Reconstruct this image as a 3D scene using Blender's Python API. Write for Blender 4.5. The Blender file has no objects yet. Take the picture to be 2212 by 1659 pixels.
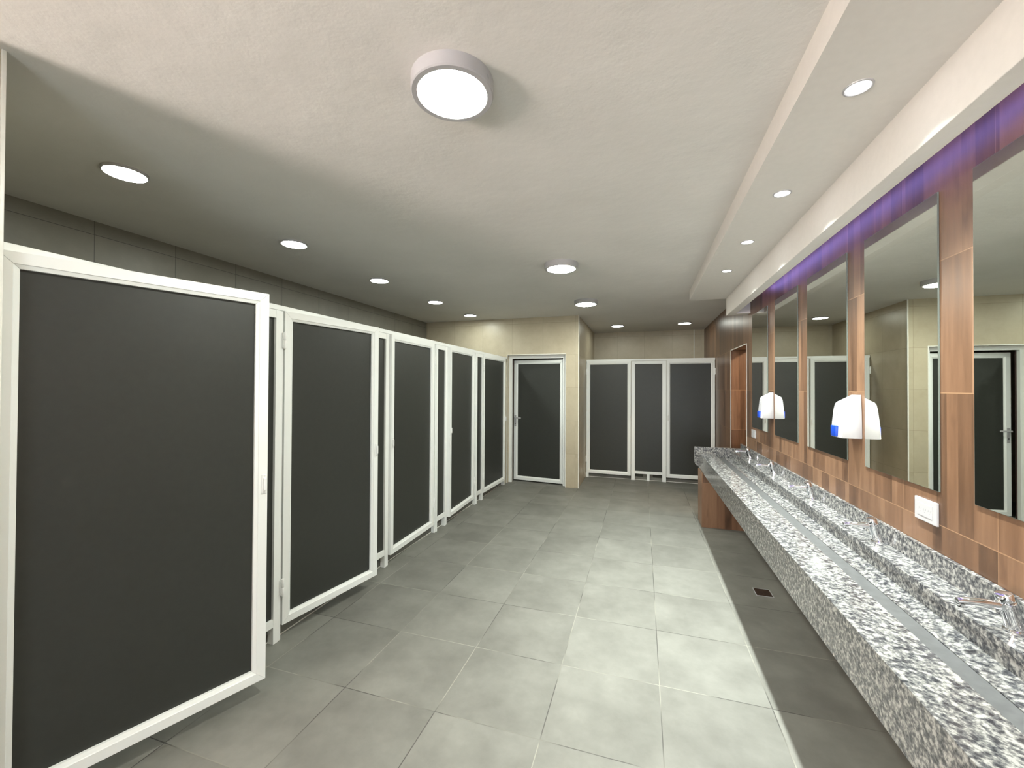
import bpy, bmesh, math, random
from mathutils import Vector, Matrix

sc = bpy.context.scene
C = sc.collection
R = math.radians
random.seed(7)

# ------------------------------------------------------------------ camera
cam_d = bpy.data.cameras.new('camera')
cam = bpy.data.objects.new('camera', cam_d)
C.objects.link(cam)
sc.camera = cam
cam_d.sensor_fit = 'HORIZONTAL'
cam_d.sensor_width = 36.0
cam_d.lens = 36.0 * 890.3 / 2212.0
cam_d.clip_start = 0.02
_yaw, _pit, _rol = R(17.553), R(0.566), R(0.274)
_fw = Vector((-math.sin(_yaw) * math.cos(_pit), math.cos(_yaw) * math.cos(_pit), math.sin(_pit)))
_rt = Vector((math.cos(_yaw), math.sin(_yaw), 0))
_up = _rt.cross(_fw)
_r2 = _rt * math.cos(_rol) + _up * math.sin(_rol)
_u2 = -_rt * math.sin(_rol) + _up * math.cos(_rol)
_m = Matrix((_r2, _u2, -_fw)).transposed().to_4x4()
_m.translation = Vector((0.415, -1.73, 1.501))
cam.matrix_world = _m

# ------------------------------------------------------------------ world, exposure
w = bpy.data.worlds.new('world')
sc.world = w
w.use_nodes = True
w.node_tree.nodes['Background'].inputs[0].default_value = (0.75, 0.86, 1.0, 1)
w.node_tree.nodes['Background'].inputs[1].default_value = 1.0
sc.view_settings.view_transform = 'Standard'
sc.view_settings.look = 'None'
sc.view_settings.gamma = 1.0
sc.view_settings.use_curve_mapping = False
sc.view_settings.exposure = 3.0
sc.cycles.use_denoising = True
sc.cycles.max_bounces = 10
sc.cycles.diffuse_bounces = 6
sc.cycles.glossy_bounces = 6
sc.cycles.sample_clamp_indirect = 8.0

# strengths of the room's lamps, its daylight and the added fill light
L_MAIN, L_STALL, L_BACK = 25.0, 14.5, 6.5
P_SPOT, L_LED, P_DAY, P_FILL = 27.0, 2.3, 42.0, 5.0

# daylight through the window behind the camera
ld = bpy.data.lights.new('window_daylight', 'AREA')
ld.shape = 'RECTANGLE'
ld.size, ld.size_y = 1.3, 1.1
ld.energy = P_DAY
ld.color = (1.0, 0.87, 0.79)
lo_ = bpy.data.objects.new('window_daylight', ld)
C.objects.link(lo_)
lo_.location = (-3.02, -4.1, 1.45)
lo_.rotation_euler = Vector((0.72, 0.62, 0.30)).to_track_quat('-Z', 'Y').to_euler()

# fill light added behind the camera, set in a made-up window
le = bpy.data.lights.new('added_fill_light', 'AREA')
le.shape = 'RECTANGLE'
le.size, le.size_y = 1.5, 1.5
le.energy = P_FILL
le.color = (0.93, 1.0, 0.97)
lq_ = bpy.data.objects.new('added_fill_light', le)
C.objects.link(lq_)
lq_.location = (0.55, -4.95, 1.35)
lq_.rotation_euler = Vector((0.0, 1.0, 0.0)).to_track_quat('-Z', 'Y').to_euler()


# warm lamp of the passage behind the doorway, out of sight round the jamb
lp = bpy.data.lights.new('passage_lamp', 'POINT')
lp.energy = 9.0
lp.color = (1.0, 0.80, 0.60)
lp.shadow_soft_size = 0.08
lpo = bpy.data.objects.new('passage_lamp', lp)
C.objects.link(lpo)
lpo.location = (2.25, 3.3, 2.35)


# ------------------------------------------------------------------ node helpers
class NT:
    def __init__(s, name):
        s.m = bpy.data.materials.new(name)
        s.m.use_nodes = True
        s.t = s.m.node_tree
        s.b = s.t.nodes['Principled BSDF']

    def n(s, typ, **kw):
        nd = s.t.nodes.new(typ)
        for k, v in kw.items():
            setattr(nd, k, v)
        return nd

    def l(s, a, b):
        s.t.links.new(a, b)

    def val(s, sock, v):
        if hasattr(v, 'is_linked') or isinstance(v, bpy.types.NodeSocket):
            s.l(v, sock)
        else:
            sock.default_value = v

    def math(s, op, a, b=0.0, c=None):
        nd = s.n('ShaderNodeMath', operation=op)
        s.val(nd.inputs[0], a)
        s.val(nd.inputs[1], b)
        if c is not None:
            s.val(nd.inputs[2], c)
        return nd.outputs[0]

    def pos(s):
        return s.n('ShaderNodeNewGeometry').outputs['Position']

    def xyz(s, v):
        nd = s.n('ShaderNodeSeparateXYZ')
        s.l(v, nd.inputs[0])
        return nd.outputs

    def comb(s, x, y, z=0.0):
        nd = s.n('ShaderNodeCombineXYZ')
        for i, v in enumerate((x, y, z)):
            s.val(nd.inputs[i], v)
        return nd.outputs[0]

    def noise(s, vec, scale, detail=2.0, rough=0.5, dim='3D'):
        nd = s.n('ShaderNodeTexNoise', noise_dimensions=dim)
        if vec is not None:
            s.l(vec, nd.inputs['Vector'])
        nd.inputs['Scale'].default_value = scale
        nd.inputs['Detail'].default_value = detail
        nd.inputs['Roughness'].default_value = rough
        return nd.outputs['Fac']

    def white(s, vec):
        nd = s.n('ShaderNodeTexWhiteNoise', noise_dimensions='3D')
        s.l(vec, nd.inputs['Vector'])
        return nd.outputs['Value']

    def ramp(s, fac, stops, interp='LINEAR'):
        nd = s.n('ShaderNodeValToRGB')
        nd.color_ramp.interpolation = interp
        els = nd.color_ramp.elements
        while len(els) < len(stops):
            els.new(0.5)
        for e, (p, c) in zip(els, stops):
            e.position = p
            e.color = (c[0], c[1], c[2], 1)
        s.l(fac, nd.inputs[0])
        return nd.outputs[0]

    def mix(s, fac, a, b, blend='MIX'):
        nd = s.n('ShaderNodeMix', data_type='RGBA', blend_type=blend)
        s.val(nd.inputs[0], fac)
        for i, v in ((6, a), (7, b)):
            if isinstance(v, tuple):
                nd.inputs[i].default_value = (v[0], v[1], v[2], 1)
            else:
                s.l(v, nd.inputs[i])
        return nd.outputs[2]

    def bump(s, h, strength=0.2, dist=0.01):
        nd = s.n('ShaderNodeBump')
        nd.inputs['Strength'].default_value = strength
        nd.inputs['Distance'].default_value = dist
        s.l(h, nd.inputs['Height'])
        s.l(nd.outputs[0], s.b.inputs['Normal'])

    def rough(s, v):
        s.val(s.b.inputs['Roughness'], v)

    def base(s, v):
        if isinstance(v, tuple):
            s.b.inputs['Base Color'].default_value = (v[0], v[1], v[2], 1)
        else:
            s.l(v, s.b.inputs['Base Color'])


def plain(name, col, rough=0.5, metal=0.0, spec=0.5, speck=0.03):
    k = NT(name)
    f = k.noise(k.pos(), 35.0, 3.0)
    lo = tuple(c * (1 - speck) for c in col)
    hi = tuple(min(1, c * (1 + speck)) for c in col)
    k.base(k.ramp(f, [(0.3, lo), (0.7, hi)]))
    k.rough(rough)
    k.b.inputs['Metallic'].default_value = metal
    k.b.inputs['Specular IOR Level'].default_value = spec
    return k.m


def emit(name, col, strength):
    k = NT(name)
    k.base((0.8, 0.8, 0.8))
    k.b.inputs['Emission Color'].default_value = (col[0], col[1], col[2], 1)
    k.b.inputs['Emission Strength'].default_value = strength
    return k.m


def tile_mat(name, axes, c1, c2, grout, size=0.5, org=(0, 0), rough=0.4, gw=0.0022, cloud=0.12, grout2=None, spec=0.5):
    """square porcelain tiles with cloudy tone, laid on a grid in two world axes"""
    k = NT(name)
    o = k.xyz(k.pos())
    a = k.math('DIVIDE', k.math('SUBTRACT', o[axes[0]], org[0]), size)
    b = k.math('DIVIDE', k.math('SUBTRACT', o[axes[1]], org[1]), size)
    ia, ib = k.math('FLOOR', a), k.math('FLOOR', b)
    fa, fb = k.math('FRACT', a), k.math('FRACT', b)
    g = gw / size
    da = k.math('MINIMUM', fa, k.math('SUBTRACT', 1.0, fa))
    db = k.math('MINIMUM', fb, k.math('SUBTRACT', 1.0, fb))
    d = k.math('MINIMUM', da, db)
    line = k.math('LESS_THAN', d, g)
    rnd = k.white(k.comb(ia, ib, 3.3))
    # per tile offset so that the clouds break at the joints
    vm = k.n('ShaderNodeVectorMath', operation='ADD')
    k.l(k.pos(), vm.inputs[0])
    k.l(k.comb(k.math('MULTIPLY', ia, 3.7), k.math('MULTIPLY', ib, 5.3), rnd), vm.inputs[1])
    n1 = k.noise(vm.outputs[0], 3.2, 6.0, 0.62)
    n2 = k.noise(vm.outputs[0], 14.0, 4.0, 0.6)
    t = k.math('ADD', k.math('MULTIPLY', n1, 0.75), k.math('MULTIPLY', n2, 0.25))
    t = k.math('ADD', t, k.math('MULTIPLY', k.math('SUBTRACT', rnd, 0.5), cloud))
    col = k.ramp(t, [(0.32, c1), (0.68, c2)])
    if grout2:
        gn = k.noise(k.pos(), 1.7, 2.0)
        gc = k.ramp(gn, [(0.44, grout), (0.56, grout2)])
        col = k.mix(line, col, gc)
    else:
        col = k.mix(line, col, grout)
    k.base(col)
    k.rough(k.math('ADD', k.math('MULTIPLY', n2, 0.15), rough - 0.07))
    k.b.inputs['Specular IOR Level'].default_value = spec
    k.bump(k.math('MULTIPLY', k.math('MINIMUM', d, g * 2), 1.0 / (g * 2)), 0.25, 0.002)
    return k.m


def wood_tile(name, axis):
    """wood look tiles half a metre high printed with upright planks; axis = horizontal run"""
    k = NT(name)
    o = k.xyz(k.pos())
    h, z = o[axis], o[2]
    row = k.math('FLOOR', k.math('DIVIDE', k.math('SUBTRACT', z, 0.985), 0.505))
    tcol = k.math('FLOOR', k.math('DIVIDE', h, 0.5))
    # uneven plank widths
    wob = k.noise(k.comb(k.math('MULTIPLY', h, 1.0), k.math('MULTIPLY', row, 3.1), 0.0), 5.0, 0.0)
    hs = k.math('ADD', k.math('DIVIDE', h, 0.085), k.math('MULTIPLY', wob, 2.2))
    idx = k.math('FLOOR', hs)
    rnd = k.white(k.comb(idx, row, tcol))
    rn2 = k.white(k.comb(idx, k.math('ADD', row, 9.0), 2.0))
    gv = k.comb(k.math('MULTIPLY', h, 26.0), k.math('MULTIPLY', z, 2.0), k.math('MULTIPLY', rnd, 40.0))
    gr = k.noise(gv, 1.0, 5.0, 0.62)
    kv = k.comb(k.math('MULTIPLY', h, 9.0), k.math('MULTIPLY', z, 3.0), k.math('MULTIPLY', rn2, 30.0))
    kn = k.noise(kv, 1.0, 3.0, 0.6)
    t = k.math('ADD', k.math('MULTIPLY', rnd, 0.42), k.math('MULTIPLY', gr, 0.58))
    col = k.ramp(t, [(0.22, (0.066, 0.034, 0.019)), (0.48, (0.146, 0.077, 0.043)), (0.78, (0.238, 0.137, 0.080))])
    dark = k.ramp(kn, [(0.60, (1, 1, 1)), (0.78, (0.45, 0.42, 0.42))])
    col = k.mix(0.8, col, dark, 'MULTIPLY')
    fz = k.math('FRACT', k.math('DIVIDE', k.math('SUBTRACT', z, 0.985), 0.505))
    dz = k.math('MINIMUM', fz, k.math('SUBTRACT', 1.0, fz))
    fh = k.math('FRACT', k.math('DIVIDE', h, 0.5))
    dh = k.math('MINIMUM', fh, k.math('SUBTRACT', 1.0, fh))
    line = k.math('MAXIMUM', k.math('LESS_THAN', dz, 0.0035), k.math('LESS_THAN', dh, 0.002))
    col = k.mix(line, col, (0.27, 0.16, 0.09))
    k.base(col)
    k.rough(k.math('ADD', 0.27, k.math('MULTIPLY', gr, 0.14)))
    k.bump(gr, 0.08, 0.003)
    return k.m


def granite_mat(name, rough=0.13):
    k = NT(name)
    p = k.pos()
    n1 = k.noise(p, 46.0, 3.0, 0.55)
    n2 = k.noise(p, 92.0, 3.0, 0.6)
    n3 = k.noise(p, 22.0, 2.0, 0.5)
    t = k.math('ADD', k.math('MULTIPLY', n1, 0.6), k.math('MULTIPLY', n2, 0.4))
    col = k.ramp(t, [(0.37, (0.016, 0.019, 0.028)), (0.45, (0.066, 0.070, 0.080)), (0.52, (0.150, 0.151, 0.150)),
                     (0.61, (0.33, 0.328, 0.315))])
    col = k.mix(k.math('MULTIPLY', n3, 0.16), col, (0.28, 0.25, 0.21))
    k.base(col)
    k.rough(rough)
    return k.m


def ceiling_mat():
    k = NT('painted_plaster')
    p = k.pos()
    n1 = k.noise(p, 2.2, 4.0, 0.55)
    n2 = k.noise(p, 90.0, 3.0, 0.6)
    n3 = k.noise(p, 11.0, 3.0, 0.55)
    k.base(k.ramp(n1, [(0.3, (0.655, 0.64, 0.61)), (0.7, (0.705, 0.69, 0.66))]))
    k.rough(0.75)
    h = k.math('ADD', k.math('MULTIPLY', n2, 0.12), k.math('ADD', k.math('MULTIPLY', n3, 0.7), k.math('MULTIPLY', n1, 2.4)))
    k.bump(h, 0.45, 0.008)
    return k.m


M = {}
M['floor'] = tile_mat('grey_floor_tile', (0, 1), (0.142, 0.140, 0.124), (0.218, 0.216, 0.194), (0.075, 0.072, 0.066),
                      rough=0.5, grout2=(0.26, 0.255, 0.22), gw=0.0022, spec=0.25)
M['beige_xz'] = tile_mat('beige_wall_tile_xz', (0, 2), (0.43, 0.37, 0.265), (0.52, 0.46, 0.34), (0.32, 0.27, 0.19),
                         org=(-0.55, 0.01), rough=0.36, gw=0.0016, cloud=0.05)
M['beige_yz'] = tile_mat('beige_wall_tile_yz', (1, 2), (0.43, 0.37, 0.265), (0.52, 0.46, 0.34), (0.32, 0.27, 0.19),
                         org=(0.04, 0.01), rough=0.36, gw=0.0016, cloud=0.05)
M['grey_yz'] = tile_mat('grey_wall_tile_yz', (1, 2), (0.17, 0.16, 0.13), (0.22, 0.205, 0.17), (0.07, 0.065, 0.055),
                        org=(0.04, 0.01), rough=0.45, gw=0.0018, cloud=0.08)
M['wood_y'] = wood_tile('wood_look_tile_y', 1)
M['wood_x'] = wood_tile('wood_look_tile_x', 0)
M['granite'] = granite_mat('speckled_granite')
M['ceiling'] = ceiling_mat()
M['paint'] = plain('white_paint', (0.645, 0.62, 0.585), 0.6, speck=0.02)
M['white_metal'] = plain('white_aluminium', (0.85, 0.87, 0.855), 0.32, speck=0.003)
M['panel'] = plain('charcoal_laminate', (0.030, 0.032, 0.0275), 0.45, speck=0.05)
M['trimwhite'] = plain('white_corner_profile', (0.80, 0.79, 0.74), 0.35)
M['plastic'] = plain('white_plastic', (0.41, 0.405, 0.418), 0.28, speck=0.01)
M['hardware'] = plain('white_hardware', (0.86, 0.87, 0.86), 0.3, speck=0.005)
M['blue'] = plain('blue_plastic', (0.004, 0.048, 0.40), 0.3)
M['grey_plastic'] = plain('grey_plastic', (0.35, 0.35, 0.36), 0.35)
M['chrome'] = plain('chrome', (0.80, 0.80, 0.82), 0.07, 1.0, speck=0.01)
M['mirror'] = plain('mirror_glass', (0.87, 0.90, 0.85), 0.008, 1.0, speck=0.0)
M['mirror_edge'] = plain('mirror_edge', (0.16, 0.19, 0.17), 0.3, 0.0)
M['honed'] = plain('honed_grey_granite', (0.085, 0.088, 0.090), 0.36, speck=0.14)
M['drain'] = plain('rusty_drain', (0.035, 0.018, 0.010), 0.6, speck=0.3)
M['dark'] = plain('dark_slot', (0.02, 0.02, 0.022), 0.6)
M['brown'] = plain('dark_brown_gap_shade', (0.035, 0.012, 0.010), 0.6)  # darkness of the open gap beside the door leaf, as a colour
M['lamp_main'] = emit('main_lamp_diffuser', (0.96, 1.0, 0.90), L_MAIN)
M['lamp_stall'] = emit('stall_lamp_diffuser', (0.93, 1.0, 0.92), L_STALL)
M['lamp_back'] = emit('back_lamp_diffuser', (0.96, 1.0, 0.90), L_BACK)
M['lamp_spot'] = emit('spot_lens', (0.97, 0.97, 1.0), 2.2)
M['led'] = emit('violet_led', (0.42, 0.32, 1.0), L_LED)
kg = NT('window_glass')
kg.b.inputs['Transmission Weight'].default_value = 1.0
kg.b.inputs['Roughness'].default_value = 0.0
kg.b.inputs['IOR'].default_value = 1.1
M['glass'] = kg.m


# ------------------------------------------------------------------ mesh helpers
def box(bm, lo, hi, bev=0.0):
    vs = [bm.verts.new((x, y, z)) for x in (lo[0], hi[0]) for y in (lo[1], hi[1]) for z in (lo[2], hi[2])]
    fs = []
    for q in ((0, 1, 3, 2), (4, 6, 7, 5), (0, 4, 5, 1), (2, 3, 7, 6), (0, 2, 6, 4), (1, 5, 7, 3)):
        fs.append(bm.faces.new([vs[i] for i in q]))
    if bev > 0:
        es = list({e for f in fs for e in f.edges})
        bmesh.ops.bevel(bm, geom=es, offset=bev, segments=2, profile=0.6, affect='EDGES')
    return bm


def prism(bm, pts, axis, a, b):
    """extrude a closed 2D outline along a world axis (0,1,2); pts in the two other axes, in order"""
    def mk(p, t):
        c = [p[0], p[1]]
        c.insert(axis, t)
        return bm.verts.new(c)
    A = [mk(p, a) for p in pts]
    B = [mk(p, b) for p in pts]
    n = len(pts)
    bm.faces.new(A)
    bm.faces.new(B[::-1])
    for i in range(n):
        bm.faces.new((A[i], B[i], B[(i + 1) % n], A[(i + 1) % n]))
    return bm


def lathe(bm, prof, org=(0, 0, 0), axis=(0, 0, 1), seg=40):
    """revolve (radius, height) pairs round an axis"""
    q = Vector((0, 0, 1)).rotation_difference(Vector(axis).normalized())
    rings = []
    for r, h in prof:
        if r < 1e-6:
            rings.append([bm.verts.new(Vector(org) + q @ Vector((0, 0, h)))])
        else:
            rings.append([bm.verts.new(Vector(org) + q @ Vector((r * math.cos(2 * math.pi * i / seg), r * math.sin(2 * math.pi * i / seg), h))) for i in range(seg)])
    for a, b in zip(rings, rings[1:]):
        for i in range(seg):
            j = (i + 1) % seg
            if len(a) == 1 and len(b) == 1:
                continue
            if len(a) == 1:
                bm.faces.new((a[0], b[i], b[j]))
            elif len(b) == 1:
                bm.faces.new((a[i], b[0], a[j]))
            else:
                bm.faces.new((a[i], b[i], b[j], a[j]))
    return bm


def ring_loft(bm, rings, cap=True):
    vs = [[bm.verts.new(p) for p in r] for r in rings]
    n = len(vs[0])
    for a, b in zip(vs, vs[1:]):
        for i in range(n):
            j = (i + 1) % n
            bm.faces.new((a[i], b[i], b[j], a[j]))
    if cap:
        bm.faces.new(vs[0][::-1])
        bm.faces.new(vs[-1])
    return bm


def mitre_frame(bm, x0, x1, z0, z1, w, y0=0.0, depth=0.04, gap=0.0006, bead=True):
    """four mitred members round a rectangle in the xz plane, front face at y0, depth towards +y"""
    if bead:
        prof = [(0, 0), (w * 0.72, 0), (w * 0.76, 0.0035), (w, 0.010), (w, depth - 0.010), (w * 0.76, depth - 0.0035), (w * 0.72, depth), (0, depth)]
    else:
        prof = [(0, 0), (w, 0), (w, depth), (0, depth)]
    def member(fn):
        A = [bm.verts.new(fn(u, d, 0)) for u, d in prof]
        B = [bm.verts.new(fn(u, d, 1)) for u, d in prof]
        n = len(prof)
        bm.faces.new(A)
        bm.faces.new(B[::-1])
        for i in range(n):
            bm.faces.new((A[i], B[i], B[(i + 1) % n], A[(i + 1) % n]))
    g = gap
    member(lambda u, d, e: ((x0 + u + g) if e == 0 else (x1 - u - g), y0 + d, z1 - u))      # top
    member(lambda u, d, e: ((x0 + u + g) if e == 0 else (x1 - u - g), y0 + d, z0 + u))      # bottom
    member(lambda u, d, e: (x0 + u, y0 + d, (z0 + u + g) if e == 0 else (z1 - u - g)))      # left
    member(lambda u, d, e: (x1 - u, y0 + d, (z0 + u + g) if e == 0 else (z1 - u - g)))      # right
    return bm


def obj(name, bm, mat, parent=None, smooth=False):
    bmesh.ops.recalc_face_normals(bm, faces=bm.faces)
    me = bpy.data.meshes.new(name)
    bm.to_mesh(me)
    bm.free()
    me.materials.append(mat)
    if smooth:
        for p in me.polygons:
            p.use_smooth = True
        me.set_sharp_from_angle(angle=R(38))
    o = bpy.data.objects.new(name, me)
    C.objects.link(o)
    if parent:
        o.parent = parent
    return o


def BM():
    return bmesh.new()


def tag(o, label, cat, group=None):
    o['label'] = label
    o['category'] = cat
    if group:
        o['group'] = group
    return o


def thing(name, label, cat, loc=(0, 0, 0), rotz=0.0, group=None):
    o = bpy.data.objects.new(name, None)
    o.empty_display_size = 0.1
    C.objects.link(o)
    o.location = loc
    o.rotation_euler = (0, 0, rotz)
    return tag(o, label, cat, group)


def struct(name, bm, mat, parent=None, label=None):
    o = obj(name, bm, mat, parent)
    if not parent:
        o['kind'] = 'structure'
    if label:
        o['label'] = label
    return o


def dup(root, loc, label):
    r = root.copy()
    C.objects.link(r)
    r.location = loc
    r['label'] = label
    for ch in list(root.children):
        c = ch.copy()
        C.objects.link(c)
        c.parent = r
        for g in ch.children:
            d = g.copy()
            C.objects.link(d)
            d.parent = c
    return r


# ------------------------------------------------------------------ setting
XL, XR, YN, YD, YB, H = -3.07, 1.50, -5.0, 4.48, 6.57, 2.60
PX, BY = -1.63, 5.345            # fronts of the two stall rows
XC = -0.50                       # side of the projecting corner
OY0, OY1, OZ = 3.336, 4.164, 1.992   # doorway in the wood wall

struct('floor', box(BM(), (XL - .2, YN - .2, -0.1), (2.9, YB + .2, 0)), M['floor'])
struct('ceiling', box(BM(), (XL - .2, YN - .2, H), (2.9, YB + .2, H + 0.1)), M['ceiling'])
b = BM()
box(b, (XL - 0.12, -0.95, 0), (XL, YD, H))
struct('wall_left', b, M['grey_yz'])
b = BM()                         # wood wall with a doorway
box(b, (XR, YN, 0), (XR + 0.2, OY0, H))
box(b, (XR, OY1, 0), (XR + 0.2, YB, H))
box(b, (XR, OY0, OZ), (XR + 0.2, OY1, H))
wr = struct('wall_right', b, M['wood_y'])
b = BM()                         # wood lined jambs of the doorway
box(b, (XR + 0.004, OY1 - 0.006, 0), (XR + 0.42, OY1, OZ))
box(b, (XR + 0.004, OY0, 0), (XR + 0.42, OY0 + 0.006, OZ))
box(b, (XR + 0.2, OY1 + 0.02, 0), (XR + 0.42, OY1 + 0.12, H))
box(b, (XR + 0.2, OY0 - 0.12, 0), (XR + 0.42, OY0, H))
struct('wall_doorway', b, M['wood_x'])
b = BM()
box(b, (2.7, OY0 - 1.2, 0), (2.82, OY1 + 0.9, H))
struct('wall_passage', b, M['beige_yz'])
b = BM()
box(b, (XR + .2, OY0 - 1.32, 0), (2.82, OY0 - 1.2, H))
box(b, (XR + .2, OY1 + .9, 0), (2.82, OY1 + 1.02, H))
struct('wall_passage_end', b, M['beige_xz'])
b = BM()
box(b, (XC - 0.12, YB, 0), (XR, YB + 0.12, H))
struct('wall_back', b, M['beige_xz'])
DX0, DX1, DZ = -1.625, -0.70, 2.02
b = BM()                         # wall with the door beside the toilet row
box(b, (XL - 0.12, YD, 0), (DX0, YD + 0.13, H))
box(b, (DX1, YD, 0), (XC, YD + 0.13, H))
box(b, (DX0, YD, DZ), (DX1, YD + 0.13, H))
struct('wall_door', b, M['beige_xz'])
b = BM()
box(b, (XC - 0.12, YD + 0.13, 0), (XC, YB, H))
struct('wall_corner', b, M['beige_yz'])
b = BM()                         # unlit store behind the door
box(b, (-2.2, YD + 1.3, 0), (XC - .12, YD + 1.4, H))
box(b, (-2.3, YD + 0.13, 0), (-2.2, YD + 1.4, H))
struct('wall_store', b, M['beige_xz'])
b = BM()                         # return wall at the near end of the row
box(b, (XL, -1.07, 0), (-1.584, -0.955, H))
struct('wall_return', b, M['beige_xz'])
b = BM()
WY0, WY1, WZ0, WZ1 = -4.75, -3.45, 0.9, 2.0
box(b, (XL - 0.12, YN, 0), (XL, WY0, H))
box(b, (XL - 0.12, WY1, 0), (XL, -0.95, H))
box(b, (XL - 0.12, WY0, 0), (XL, WY1, WZ0))
box(b, (XL - 0.12, WY0, WZ1), (XL, WY1, H))
struct('wall_left_near', b, M['beige_yz'])
EX0, EX1, EZ0, EZ1 = -0.25, 1.35, 0.55, 2.15
b = BM()
box(b, (XL - 0.12, YN - 0.12, 0), (EX0, YN, H))
box(b, (EX1, YN - 0.12, 0), (XR + .2, YN, H))
box(b, (EX0, YN - 0.12, 0), (EX1, YN, EZ0))
box(b, (EX0, YN - 0.12, EZ1), (EX1, YN, H))
struct('wall_near', b, M['beige_xz'])
b = BM()
mitre_frame(b, -0.65, 0.65, 0, 1.1, 0.05)
win = struct('window_1', b, M['white_metal'])
win.location = (XL - 0.06, -4.1, WZ0)
win.rotation_euler = (0, 0, R(90))
obj('window_pane', box(BM(), (-0.6, 0.017, 0.05), (0.6, 0.023, 1.05)), M['glass'], win)
b = BM()
mitre_frame(b, EX0, EX1, EZ0, EZ1, 0.05)
win2 = struct('window_added', b, M['white_metal'])  # unseen window, added to go with the fill light
win2.location = (0, YN - 0.08, 0)
obj('window_pane', box(BM(), (EX0 + .045, 0.017, EZ0 + .045), (EX1 - .045, 0.023, EZ1 - .045)), M['glass'], win2)

# white corner profiles
b = BM()
box(b, (XC - 0.004, YD - 0.004, 0), (XC + 0.008, YD + 0.008, H), 0.002)
struct('trim_1', b, M['trimwhite'])
b = BM()
t_ = 0.011
for (x0, x1, z0, z1) in ((DX0 - t_, DX0, 0, DZ + t_), (DX1, DX1 + t_, 0, DZ + t_), (DX0, DX1, DZ, DZ + t_)):
    box(b, (x0, YD - 0.005, z0), (x1, YD + 0.010, z1), 0.002)
struct('trim_2', b, M['trimwhite'])
b = BM()
box(b, (-1.592, -1.074, 0), (-1.577, -1.060, H), 0.002)
box(b, (-1.592, -0.962, 0), (-1.577, -0.951, H), 0.002)
struct('trim_3', b, M['trimwhite'])
b = BM()
for (y0, y1, z0, z1) in ((OY0 - t_, OY0, 0, OZ + t_), (OY1, OY1 + t_, 0, OZ + t_), (OY0, OY1, OZ, OZ + t_)):
    box(b, (XR - 0.004, y0, z0), (XR + 0.004, y1, z1), 0.001)
struct('trim_4', b, M['trimwhite'])
struct('trim_5', box(BM(), (1.320, YB - 0.010, 0), (1.334, YB, H), 0.003), M['trimwhite'])

# lowered ceiling strip, beam and closed cove end over the washbasins
SZ, BZ = 2.492, 2.302
BX0, BX1, SX0 = 1.288, 1.362, 0.918
SY0, SYE, CYE = -3.4, 3.27, 3.15
b = BM()
box(b, (SX0, SY0, SZ), (BX0, SYE, H + 0.02))
struct('trim_6', b, M['paint'])
b = BM()
box(b, (BX0, SY0, BZ), (BX1, SYE, H + 0.02), 0.003)
box(b, (BX1, CYE, BZ), (XR - 0.002, SYE, H + 0.02))
struct('trim_7', b, M['paint'])

# low tiled steps the stalls stand behind
STEP = 0.050
struct('baseboard_left', box(BM(), (XL, -0.95, 0), (PX - 0.047, YD, STEP)), M['floor'])
struct('baseboard_back', box(BM(), (XC, BY + 0.048, 0), (XR, YB, STEP)), M['floor'])
b = BM()
box(b, (PX - 0.047, -0.95, 0), (PX - 0.0435, YD, 0.006))
box(b, (XC, BY + 0.0445, 0), (XR, BY + 0.048, 0.006))
struct('trim_8', b, M['trimwhite'])

# door in the wall beside the toilet row, standing ajar into the room behind
FY = YD + 0.075
b = BM()
fw = 0.05
box(b, (DX0, FY, 0), (DX0 + fw, FY + 0.05, DZ), 0.002)
box(b, (DX1 - fw, FY, 0), (DX1, FY + 0.05, DZ), 0.002)
box(b, (DX0 + fw, FY, DZ - fw), (DX1 - fw, FY + 0.05, DZ), 0.002)
d1 = struct('door_1', b, M['white_metal'])
d1['label'] = 'white framed charcoal door standing ajar in the beige tiled wall'
LW, LH = 0.835, DZ - fw - 0.02
leaf = obj('door_leaf', mitre_frame(BM(), -LW, 0, 0.02, LH, 0.062), M['white_metal'], d1)
leaf.location = (DX1 - fw, FY + 0.048, 0)
leaf.rotation_euler = (0, 0, -R(6.2))
obj('door_panel', box(BM(), (-LW + 0.05, 0.016, 0.07), (-0.05, 0.024, LH - 0.05)), M['panel'], leaf)
b = BM()
box(b, (-LW + 0.012, -0.006, 0.88), (-LW + 0.042, 0, 1.06), 0.002)
lathe(b, [(0.009, 0), (0.009, 0.035)], (-LW + 0.028, -0.004, 1.02), (0, -1, 0), 16)
box(b, (-LW + 0.018, -0.048, 1.010), (-LW + 0.138, -0.034, 1.030), 0.005)
obj('door_handle', b, M['plastic'], leaf)
obj('keyhole', box(BM(), (-LW + 0.023, -0.0075, 0.915), (-LW + 0.031, -0.006, 0.94)), M['dark'], leaf)
b = BM()
box(b, (DX0 + fw, FY + 0.05, 0), (DX0 + fw + 0.012, FY + 0.056, DZ - fw))
obj('door_gap_shade', b, M['brown'], d1)  # dark strip standing in for the shade in the door gap

# ------------------------------------------------------------------ toilet row: doors
ZB, ZT = 0.083, 1.957


def latch(parent, x, side):
    b = BM()
    box(b, (x - 0.011, -0.006, 0.985), (x + 0.011, 0.0, 1.075), 0.003)
    box(b, (x - 0.006, -0.016, 1.000), (x + 0.006, -0.006, 1.060), 0.004)
    o = obj('latch', b, M['hardware'], parent)
    b = BM()
    for z in (0.991, 1.068):
        lathe(b, [(0.0, -0.0007), (0.003, -0.0007), (0.003, 0.001)], (x, -0.006, z), (0, -1, 0), 10)
    obj('latch_screw', b, M['grey_plastic'], o)


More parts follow.
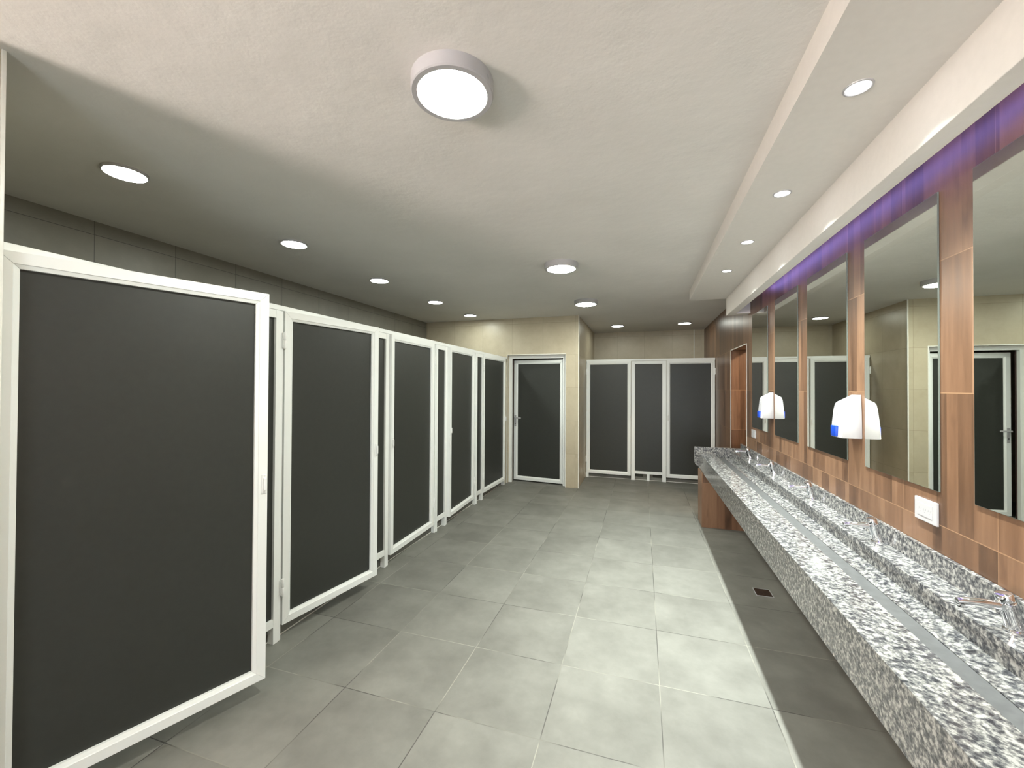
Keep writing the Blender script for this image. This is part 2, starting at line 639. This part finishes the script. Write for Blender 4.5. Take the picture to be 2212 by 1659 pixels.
def hinge(parent, x, z):
    b = BM()
    for a, c in ((-0.05, -0.001), (0.001, 0.05)):
        lathe(b, [(0, a), (0.0075, a), (0.0085, a + 0.002), (0.0085, c - 0.002), (0.0075, c), (0, c)], (x, -0.006, z), (0, 0, 1), 16)
    box(b, (x - 0.012, -0.003, z - 0.045), (x + 0.012, 0.001, z + 0.045))
    obj('hinge', b, M['hardware'], parent, True)


def stall_door(label, hx, hy, ang, W, hinge_right=False, fw=0.055, latch_on=True, z0=ZB, z1=ZT, group='charcoal stall doors along the left'):
    t = thing('stall_door', label, 'stall door', (hx, hy, 0), ang, group)
    x0, x1 = (-W, 0.0) if hinge_right else (0.0, W)
    obj('door_frame', mitre_frame(BM(), x0, x1, z0, z1, fw), M['white_metal'], t)
    obj('door_panel', box(BM(), (x0 + fw - .008, 0.023, z0 + fw - .008), (x1 - fw + .008, 0.029, z1 - fw + .008)), M['panel'], t)
    xh = x1 + 0.004 if hinge_right else x0 - 0.004
    for z in (0.31, 1.78):
        hinge(t, xh, z)
    if latch_on:
        latch(t, (x0 + 0.016) if hinge_right else (x1 - 0.016), 1)
    return t


def ang(dx, dy):
    return math.atan2(dy, dx)


stall_door('wide charcoal stall door nearest the camera, swung open towards the room', -1.632, -0.95, ang(0.298, 0.788), 0.842)
stall_door('charcoal stall door standing a little open, just beyond the nearest one', -1.627, 0.212, ang(0.129, 0.739), 0.75)
stall_door('third charcoal stall door from the camera, closed, hinged on its far side', -1.633, 2.09, ang(-0.022, 0.795), 0.793, True)
stall_door('fourth charcoal stall door, latch on its near edge sticking out slightly', -1.640, 3.178, ang(-0.040, 0.786), 0.785, True)
stall_door('farthest stall door of the left row, next to the beige wall', -1.63, 3.47, ang(0.030, 0.85), 0.85)


# narrow fixed panels between the doors
def side_panel(label, ya, yb, post_a=True, post_b=True, group='narrow fixed panels between the stall doors'):
    """built along local x = world y, front facing the room"""
    t = thing('side_panel', label, 'partition panel', (PX, ya, 0), R(90), group)
    W = yb - ya
    zt = 1.954
    def post(x0, w, flip):
        b = BM()
        a, c = (0.020, w) if not flip else (0.0, w - 0.020)
        s0, s1 = (0.0, 0.0185) if not flip else (w - 0.0185, w)
        box(b, (x0 + a, 0, 0), (x0 + c, 0.042, zt), 0.0015)
        box(b, (x0 + s0, 0.004, 0), (x0 + s1, 0.042, zt), 0.0015)
        obj('post', b, M['white_metal'], t)
    if post_a:
        post(0.0, 0.054, False)
    if post_b:
        post(W - 0.054, 0.054, True)
    xa = 0.054 if post_a else 0.0
    xb = W - 0.054 if post_b else W
    if xb - xa > 0.02:
        obj('top_rail', box(BM(), (xa, 0.001, zt - 0.048), (xb, 0.04, zt), 0.0015), M['white_metal'], t)
        obj('bottom_rail', box(BM(), (xa, 0.001, 0.100), (xb, 0.04, 0.146), 0.0015), M['white_metal'], t)
        obj('panel', box(BM(), (xa - .004, 0.016, 0.143), (xb + .004, 0.024, zt - 0.044)), M['panel'], t)
    return t


side_panel('narrow charcoal panel between the nearest and the second stall door', -0.100, 0.206)
side_panel('narrow charcoal panel between the second and the third stall door', 0.966, 1.292)
side_panel('narrow charcoal panel between the third and the fourth stall door', 2.107, 2.390)
side_panel('narrow charcoal panel between the fourth and the farthest stall door', 3.194, 3.466)
e = thing('end_post', 'thin white post closing the stall row against the beige wall', 'post', (PX, 4.325, 0), R(90))
obj('post', box(BM(), (0, 0, 0), (0.052, 0.045, 1.954), 0.0015), M['white_metal'], e)
e2 = thing('end_post', 'white post at the near end of the stall row, behind the open door', 'post', (PX - 0.05, -0.952, 0), R(90))
obj('post', box(BM(), (0, 0, 0), (0.05, 0.045, 1.954), 0.0015), M['white_metal'], e2)
e2.location = (PX - 0.045, -0.953, 0)
hr = obj('head_rail', box(BM(), (PX - 0.050, -0.95, 1.956), (PX - 0.004, 4.47, 1.986), 0.002), M['white_metal'])
tag(hr, 'long white rail running along the top of the left stall row', 'rail')
# tiled dividers between the cubicles
for ya, yb, lab in ((-0.03, 0.13, 'tiled divider behind the first narrow panel of the stall row'),
                    (1.05, 1.21, 'tiled divider behind the second narrow panel of the stall row'),
                    (2.17, 2.31, 'tiled divider behind the third narrow panel of the stall row'),
                    (3.25, 3.39, 'tiled divider behind the fourth narrow panel of the stall row')):
    o = obj('divider', box(BM(), (XL, ya, STEP), (PX - 0.055, yb, 1.90)), M['grey_yz'])
    tag(o, lab, 'divider', 'tiled dividers between the cubicles')

# ------------------------------------------------------------------ back row of stalls
stall_door('left charcoal stall door at the back, against the beige corner', -0.487, BY - 0.002, -R(3.0), 0.722, z0=0.075, z1=1.958, group='charcoal stall doors at the back')
stall_door('right charcoal stall door at the back, half hidden by the granite washbasin', 1.493, BY - 0.002, R(0.4), 0.708, True, z0=0.078, z1=1.958, group='charcoal stall doors at the back')
t = thing('side_panel', 'fixed charcoal panel between the two back stall doors, on two posts', 'partition panel', (0.0, BY, 0), 0.0)
zt = 1.954
for x0, x1 in ((0.240, 0.300), (0.722, 0.780)):
    b = BM()
    box(b, (x0, 0, 0), (x1, 0.045, zt), 0.0015)
    obj('post', b, M['white_metal'], t)
obj('top_rail', box(BM(), (0.300, 0.001, zt - 0.048), (0.722, 0.04, zt), 0.0015), M['white_metal'], t)
obj('bottom_rail', box(BM(), (0.300, 0.001, 0.108), (0.722, 0.04, 0.152), 0.0015), M['white_metal'], t)
obj('panel', box(BM(), (0.296, 0.016, 0.150), (0.726, 0.024, zt - 0.044)), M['panel'], t)
obj('foot', box(BM(), (0.487, 0.003, 0), (0.530, 0.036, 0.110), 0.0015), M['white_metal'], t)
hr = obj('head_rail', box(BM(), (-0.495, BY + 0.002, 1.958), (1.498, BY + 0.046, 1.990), 0.002), M['white_metal'])
tag(hr, 'white rail along the top of the back stalls', 'rail')
e = thing('end_post', 'white post of the back stalls against the beige corner', 'post', (-0.498, BY + 0.002, 0))
obj('post', box(BM(), (0, 0.045, 0), (0.012, 0.085, 1.957), 0.001), M['white_metal'], e)
obj('foot', box(BM(), (0.0, -0.002, 0), (0.045, 0.04, 0.073), 0.001), M['white_metal'], e)
o = obj('divider', box(BM(), (0.43, BY + 0.06, STEP), (0.58, YB, 1.90)), M['grey_yz'])
tag(o, 'tiled divider behind the fixed panel of the back stalls', 'divider')

# ------------------------------------------------------------------ granite washbasin
CY0, CY1 = -1.45, 3.52
CX0 = 1.042
cnt = thing('washbasin_counter', 'long speckled grey granite trough washbasin along the mirror wall', 'washbasin', (1.25, CY0, 0))


def cpart(name, bm, mat):
    o = obj(name, bm, mat, cnt)
    o.location = (-1.25, -CY0, 0)
    return o


cpart('front_ledge', box(BM(), (CX0, CY0, 0.738), (1.195, CY1, 0.765), 0.0015), M['granite'])
cpart('front_skirt', box(BM(), (CX0 + 0.001, CY0, 0.585), (CX0 + 0.022, CY1, 0.7375), 0.001), M['granite'])
b = BM()
prism(b, [(1.3075, 0.690), (1.382, 0.700), (1.382, 0.727), (1.3075, 0.714)], 1, CY0, CY1)
cpart('trough_floor', b, M['granite'])
b = BM()
prism(b, [(1.175, 0.675), (1.307, 0.690), (1.307, 0.711), (1.195, 0.700), (1.195, 0.737), (1.175, 0.737)], 1, CY0, CY1)
cpart('drain_channel', b, M['honed'])
cpart('riser', box(BM(), (1.382, CY0, 0.700), (1.402, CY1, 0.776)), M['granite'])
cpart('tap_deck', box(BM(), (1.378, CY0, 0.776), (1.480, CY1, 0.800), 0.001), M['granite'])
cpart('backsplash', box(BM(), (1.480, CY0, 0.776), (1.4985, CY1 + 0.02, 0.880), 0.0015), M['granite'])
b = BM()
prism(b, [(0.998, 0.826), (1.4795, 0.826), (1.4795, 0.700), (1.062, 0.700), (1.062, 0.598), (1.030, 0.598), (0.998, 0.640)], 1, CY1, CY1 + 0.028)
cpart('end_slab', b, M['granite'])
ped = obj('support_wall', box(BM(), (1.032, 3.178, 0), (1.498, 3.49, 0.584), 0.002), M['wood_x'])
tag(ped, 'wood look tiled support wall under the far end of the granite washbasin', 'support')
ped2 = obj('support_wall', box(BM(), (1.066, -1.40, 0), (1.498, -1.10, 0.672), 0.002), M['wood_x'])
tag(ped2, 'wood look tiled support wall under the near end of the granite washbasin', 'support')


# taps
def make_tap(loc, label):
    t = thing('push_tap', label, 'tap', loc, 0, 'chrome push taps on the washbasin')
    ax = Vector((-0.26, 0, 1)).normalized()
    b = BM()
    lathe(b, [(0, 0), (0.026, 0), (0.026, 0.004), (0.022, 0.008)], (0, 0, 0), (0, 0, 1), 28)
    lathe(b, [(0.021, 0.000), (0.0195, 0.02), (0.0185, 0.045), (0.020, 0.058), (0.0215, 0.066), (0.0215, 0.078), (0.018, 0.080), (0, 0.080)], (0, 0, 0.004), ax, 28)
    obj('tap_body', b, M['chrome'], t, True)
    o = Vector((0, 0, 0.004)) + ax * 0.0805
    b = BM()
    lathe(b, [(0, 0), (0.016, 0.0), (0.0195, 0.003), (0.0200, 0.020), (0.0185, 0.024), (0.012, 0.026), (0, 0.0265)], o, ax, 28)
    obj('push_button', b, M['chrome'], t, True)
    s0 = Vector((0, 0, 0.004)) + ax * 0.068
    rings = []
    for u, r, dz in ((0.0, 0.0125, 0.0), (0.03, 0.0115, 0.001), (0.07, 0.0105, 0.001), (0.098, 0.0105, -0.001), (0.106, 0.0095, -0.003), (0.108, 0.006, -0.004)):
        c = s0 + Vector((-0.010 - u, 0, dz))
        rings.append([c + Vector((0, r * math.cos(a), r * math.sin(a))) for a in [2 * math.pi * i / 20 for i in range(20)]])
    b = BM()
    ring_loft(b, rings)
    spout = obj('spout', b, M['chrome'], t, True)
    b = BM()
    c = s0 + Vector((-0.106, 0, -0.010))
    lathe(b, [(0, -0.010), (0.008, -0.010), (0.0095, -0.006), (0.0095, 0.002)], c, (0, 0, 1), 20)
    obj('aerator', b, M['chrome'], spout, True)
    return t


TX = 1.452
tap = make_tap((TX, 2.965, 0.800), 'chrome push tap at the far end of the granite washbasin, by the end slab')
for y, lab in ((2.170, 'second chrome push tap from the far end of the granite washbasin'),
               (1.372, 'middle chrome push tap of the five on the granite washbasin'),
               (0.600, 'chrome push tap below the large white wall plate, left of it'),
               (-0.135, 'chrome push tap nearest the camera, at the right edge of the photo')):
    dup(tap, (TX, y, 0.800), lab)


# ------------------------------------------------------------------ mirrors
def mirror(y0, y1, label):
    o = thing('wall_mirror', label, 'mirror', (XR, (y0 + y1) / 2, 1.112), 0, 'tall mirrors on the wood wall')
    hw = (y1 - y0) / 2
    b = BM()
    box(b, (-0.0062, -hw, 0), (-0.001, hw, 1.150))
    obj('mirror_back', b, M['mirror_edge'], o)
    b = BM()
    vs = [b.verts.new(p) for p in ((-0.0065, -hw + .001, 0.001), (-0.0065, hw - .001, 0.001), (-0.0065, hw - .001, 1.149), (-0.0065, -hw + .001, 1.149))]
    b.faces.new(vs[::-1])
    me = obj('mirror_glass', b, M['mirror'], o)
    return o


mirror(2.520, 3.062, 'tall mirror at the far end of the wood wall, nearest the doorway')
mirror(1.762, 2.303, 'tall mirror second from the doorway, right of the far soap dispenser')
mirror(1.003, 1.578, 'middle tall mirror of the five, left of the near soap dispenser')
mirror(0.264, 0.812, 'tall mirror right of the near soap dispenser, over the large wall plate')
mirror(-0.463, 0.086, 'tall mirror at the right edge of the photo, nearest the camera')


# soap dispensers
def dispenser(loc, label):
    t = thing('soap_dispenser', label, 'soap dispenser', loc, 0, 'white soap dispensers between the mirrors')
    # local: wall at x=0, sticks out towards -x, width along y, height z from 0
    def ring(z, d, w, r=0.014):
        pts = []
        x0, x1 = -d, -0.001
        cor = [(x0 + r, -w / 2 + r, 180, 270), (x1, -w / 2, None, None), (x1, w / 2, None, None), (x0 + r, w / 2 - r, 90, 180)]
        for cx, cy, a0, a1 in cor:
            if a0 is None:
                pts.append(Vector((cx, cy, z)))
            else:
                for i in range(6):
                    a = R(a0 + (a1 - a0) * i / 5)
                    pts.append(Vector((cx + r * math.cos(a), cy + r * math.sin(a), z)))
        return pts
    rings = [ring(0.0, 0.092, 0.124), ring(0.003, 0.095, 0.126), ring(0.08, 0.091, 0.122), ring(0.15, 0.084, 0.116), ring(0.176, 0.079, 0.112)]
    # sloping shoulders up to the wall
    def slope(z, dz, d, w):
        ps = ring(z, d, w)
        for p in ps:
            p.z = z + dz * (1 + p.x / d)
        return ps
    rings.append(slope(0.186, 0.030, 0.073, 0.107))
    rings.append(slope(0.191, 0.036, 0.062, 0.099))
    b = BM()
    ring_loft(b, rings)
    obj('housing', b, M['plastic'], t, True)
    b = BM()
    box(b, (-0.106, -0.030, 0.004), (-0.082, 0.030, 0.062), 0.006)
    obj('push_lever', b, M['blue'], t, True)
    b = BM()
    rr = []
    for i in range(20):
        a = 2 * math.pi * i / 20
        rr.append(b.verts.new((-0.0865 + 0.0008, 0.008 * math.cos(a), 0.130 + 0.018 * math.sin(a))))
    f = b.faces.new(rr)
    ex = bmesh.ops.extrude_face_region(b, geom=[f])
    for v in ex['geom']:
        if isinstance(v, bmesh.types.BMVert):
            v.co.x -= 0.0025
    obj('level_window', b, M['grey_plastic'], t)
    return t


dp = dispenser((XR - 0.001, 0.910, 1.247), 'large white soap dispenser with blue lever, right of the middle mirror')
dup(dp, (XR - 0.001, 2.415, 1.247), 'white soap dispenser with blue lever, farther along between the two farthest mirrors')


# wall plates
def wall_plate(y0, y1, z0, z1, label):
    t = thing('wall_plate', label, 'socket', (XR, (y0 + y1) / 2, z0), 0, 'white wall plates under the mirrors')
    hw, h = (y1 - y0) / 2, z1 - z0
    obj('cover', box(BM(), (-0.010, -hw, 0), (-0.0005, hw, h), 0.003), M['plastic'], t)
    mod = obj('insert', box(BM(), (-0.0115, -hw * 0.66, h * 0.22), (-0.0095, hw * 0.66, h * 0.78), 0.0008), M['plastic'], t)
    b = BM()
    for k in (-1, 0, 1):
        for dy in (-0.006, 0.006):
            box(b, (-0.0119, k * hw * 0.42 + dy - 0.0012, h * 0.5), (-0.0114, k * hw * 0.42 + dy + 0.0012, h * 0.5 + 0.007))
        box(b, (-0.0119, k * hw * 0.42 - 0.0015, h * 0.5 - 0.010), (-0.0114, k * hw * 0.42 + 0.0015, h * 0.5 - 0.006))
    obj('socket_slot', b, M['grey_plastic'], mod)
    return t


wall_plate(0.272, 0.405, 0.976, 1.066, 'large white wall plate below the mirror, nearest the camera')
wall_plate(2.945, 3.085, 1.008, 1.087, 'small white wall plate below the farthest mirror, beside the doorway')

# floor drain under the washbasin
t = thing('floor_drain', 'small square rusty drain in the floor under the washbasin', 'drain', (1.266, 1.745, 0))
b = BM()
mitre = 0.006
for lo, hi in (((-0.058, -0.062, 0), (0.058, -0.056, 0.002)), ((-0.058, 0.056, 0), (0.058, 0.062, 0.002)), ((-0.058, -0.056, 0), (-0.052, 0.056, 0.002)), ((0.052, -0.056, 0), (0.058, 0.056, 0.002))):
    box(b, lo, hi)
obj('drain_rim', b, M['grey_plastic'], t)
b = BM()
for i in range(9):
    y = -0.052 + i * 0.0125
    box(b, (-0.050, y, 0.0006), (0.050, y + 0.007, 0.0022))
box(b, (-0.052, -0.056, 0.0001), (0.052, 0.056, 0.0006))
obj('drain_grate', b, M['drain'], t)


# ------------------------------------------------------------------ lamps
def ceiling_lamp(loc, r, h, mat, label, group, rim=None):
    rim = rim if rim is not None else r * 0.15
    t = thing('ceiling_lamp', label, 'ceiling lamp', loc, 0, group)
    b = BM()
    lathe(b, [(0, 0), (r, 0), (r, -h + 0.004), (r - 0.004, -h), (r - rim, -h), (r - rim - 0.002, -h + 0.003)], (0, 0, 0), (0, 0, 1), 56)
    obj('housing', b, M['plastic'], t, True)
    b = BM()
    rr = r - rim - 0.001
    lathe(b, [(rr, -h + 0.003), (rr - 0.002, -h + 0.0005), (0, -h + 0.0005)], (0, 0, 0), (0, 0, 1), 56)
    obj('diffuser', b, mat, t, True)
    return t


g = 'round lamps down the middle of the ceiling'
la = ceiling_lamp((-0.238, -0.392, H), 0.147, 0.050, M['lamp_main'], 'large round ceiling lamp nearest the camera, casting a shadow beside it', g)
b = BM()
for i, (dy, z0, z1) in enumerate(((0.0, -0.034, -0.022), (0.006, -0.034, -0.022), (0.012, -0.034, -0.022))):
    a = R(-12) + dy / 0.147
    x, y = 0.1472 * math.cos(a), 0.1472 * math.sin(a)
    box(b, (x - 0.0006, y - 0.0009, z0), (x + 0.0006, y + 0.0009, z1))
obj('printed_mark', b, M['grey_plastic'], la)
ceiling_lamp((-0.270, 1.860, H), 0.147, 0.050, M['lamp_main'], 'second large round lamp down the middle of the ceiling', g)
ceiling_lamp((-0.262, 3.470, H), 0.147, 0.050, M['lamp_main'], 'third large round lamp, in front of the projecting beige corner', g)
g = 'small round lamps over the stalls'
for i, (x, y, lab) in enumerate(((-2.115, -0.325, 'round lamp over the nearest stall, at the upper left of the photo'),
                                 (-2.125, 0.760, 'round lamp over the second stall from the camera'),
                                 (-2.150, 1.865, 'round lamp over the third stall, above the partly open doors'),
                                 (-2.110, 2.985, 'round lamp over the fourth stall, second from the beige wall'),
                                 (-2.060, 3.990, 'round lamp closest to the beige door wall, lighting it'))):
    ceiling_lamp((x, y, H), 0.094, 0.014, M['lamp_stall'], lab, g, 0.007)
g = 'round lamps over the back stalls'
ceiling_lamp((0.000, 5.640, H), 0.105, 0.020, M['lamp_back'], 'left of the two round lamps above the back stalls', g, 0.007)
ceiling_lamp((1.080, 5.630, H), 0.105, 0.020, M['lamp_back'], 'right of the two round lamps above the back stalls, near the wood wall', g, 0.007)


def spot(loc, label):
    t = thing('spot_lamp', label, 'spot lamp', loc, 0, 'recessed spots over the washbasin')
    b = BM()
    lathe(b, [(0.033, 0.0), (0.033, -0.002), (0.036, -0.004), (0.041, -0.003), (0.042, 0.0)], (0, 0, 0), (0, 0, 1), 40)
    obj('bezel', b, M['plastic'], t, True)
    b = BM()
    lathe(b, [(0.033, -0.0012), (0, -0.0012)], (0, 0, 0), (0, 0, 1), 40)
    obj('lens', b, M['lamp_spot'], t, True)
    sd = bpy.data.lights.get('spot_beam')
    if sd is None:
        sd = bpy.data.lights.new('spot_beam', 'SPOT')
        sd.energy = P_SPOT
        sd.color = (0.93, 1.0, 0.95)
        sd.spot_size = R(104)
        sd.spot_blend = 1.0
        sd.shadow_soft_size = 0.022
    so = bpy.data.objects.new('spot_beam', sd)
    C.objects.link(so)
    so.parent = t
    so.location = (0, 0, -0.012)
    return t


SPX = 1.088
sp = spot((SPX, -0.110, SZ), 'recessed spot nearest the camera in the lowered ceiling strip')
for y, lab in ((0.660, 'second recessed spot in the lowered ceiling strip'),
               (1.385, 'third recessed spot in the lowered ceiling strip'),
               (2.095, 'farthest recessed spot in the lowered ceiling strip')):
    dup(sp, (SPX, y, SZ), lab)
led = obj('led_strip', box(BM(), (BX1, -2.2, 2.455), (BX1 + 0.006, 2.78, 2.467)), M['led'])
tag(led, 'violet light strip hidden in the cove above the mirrors', 'light strip')
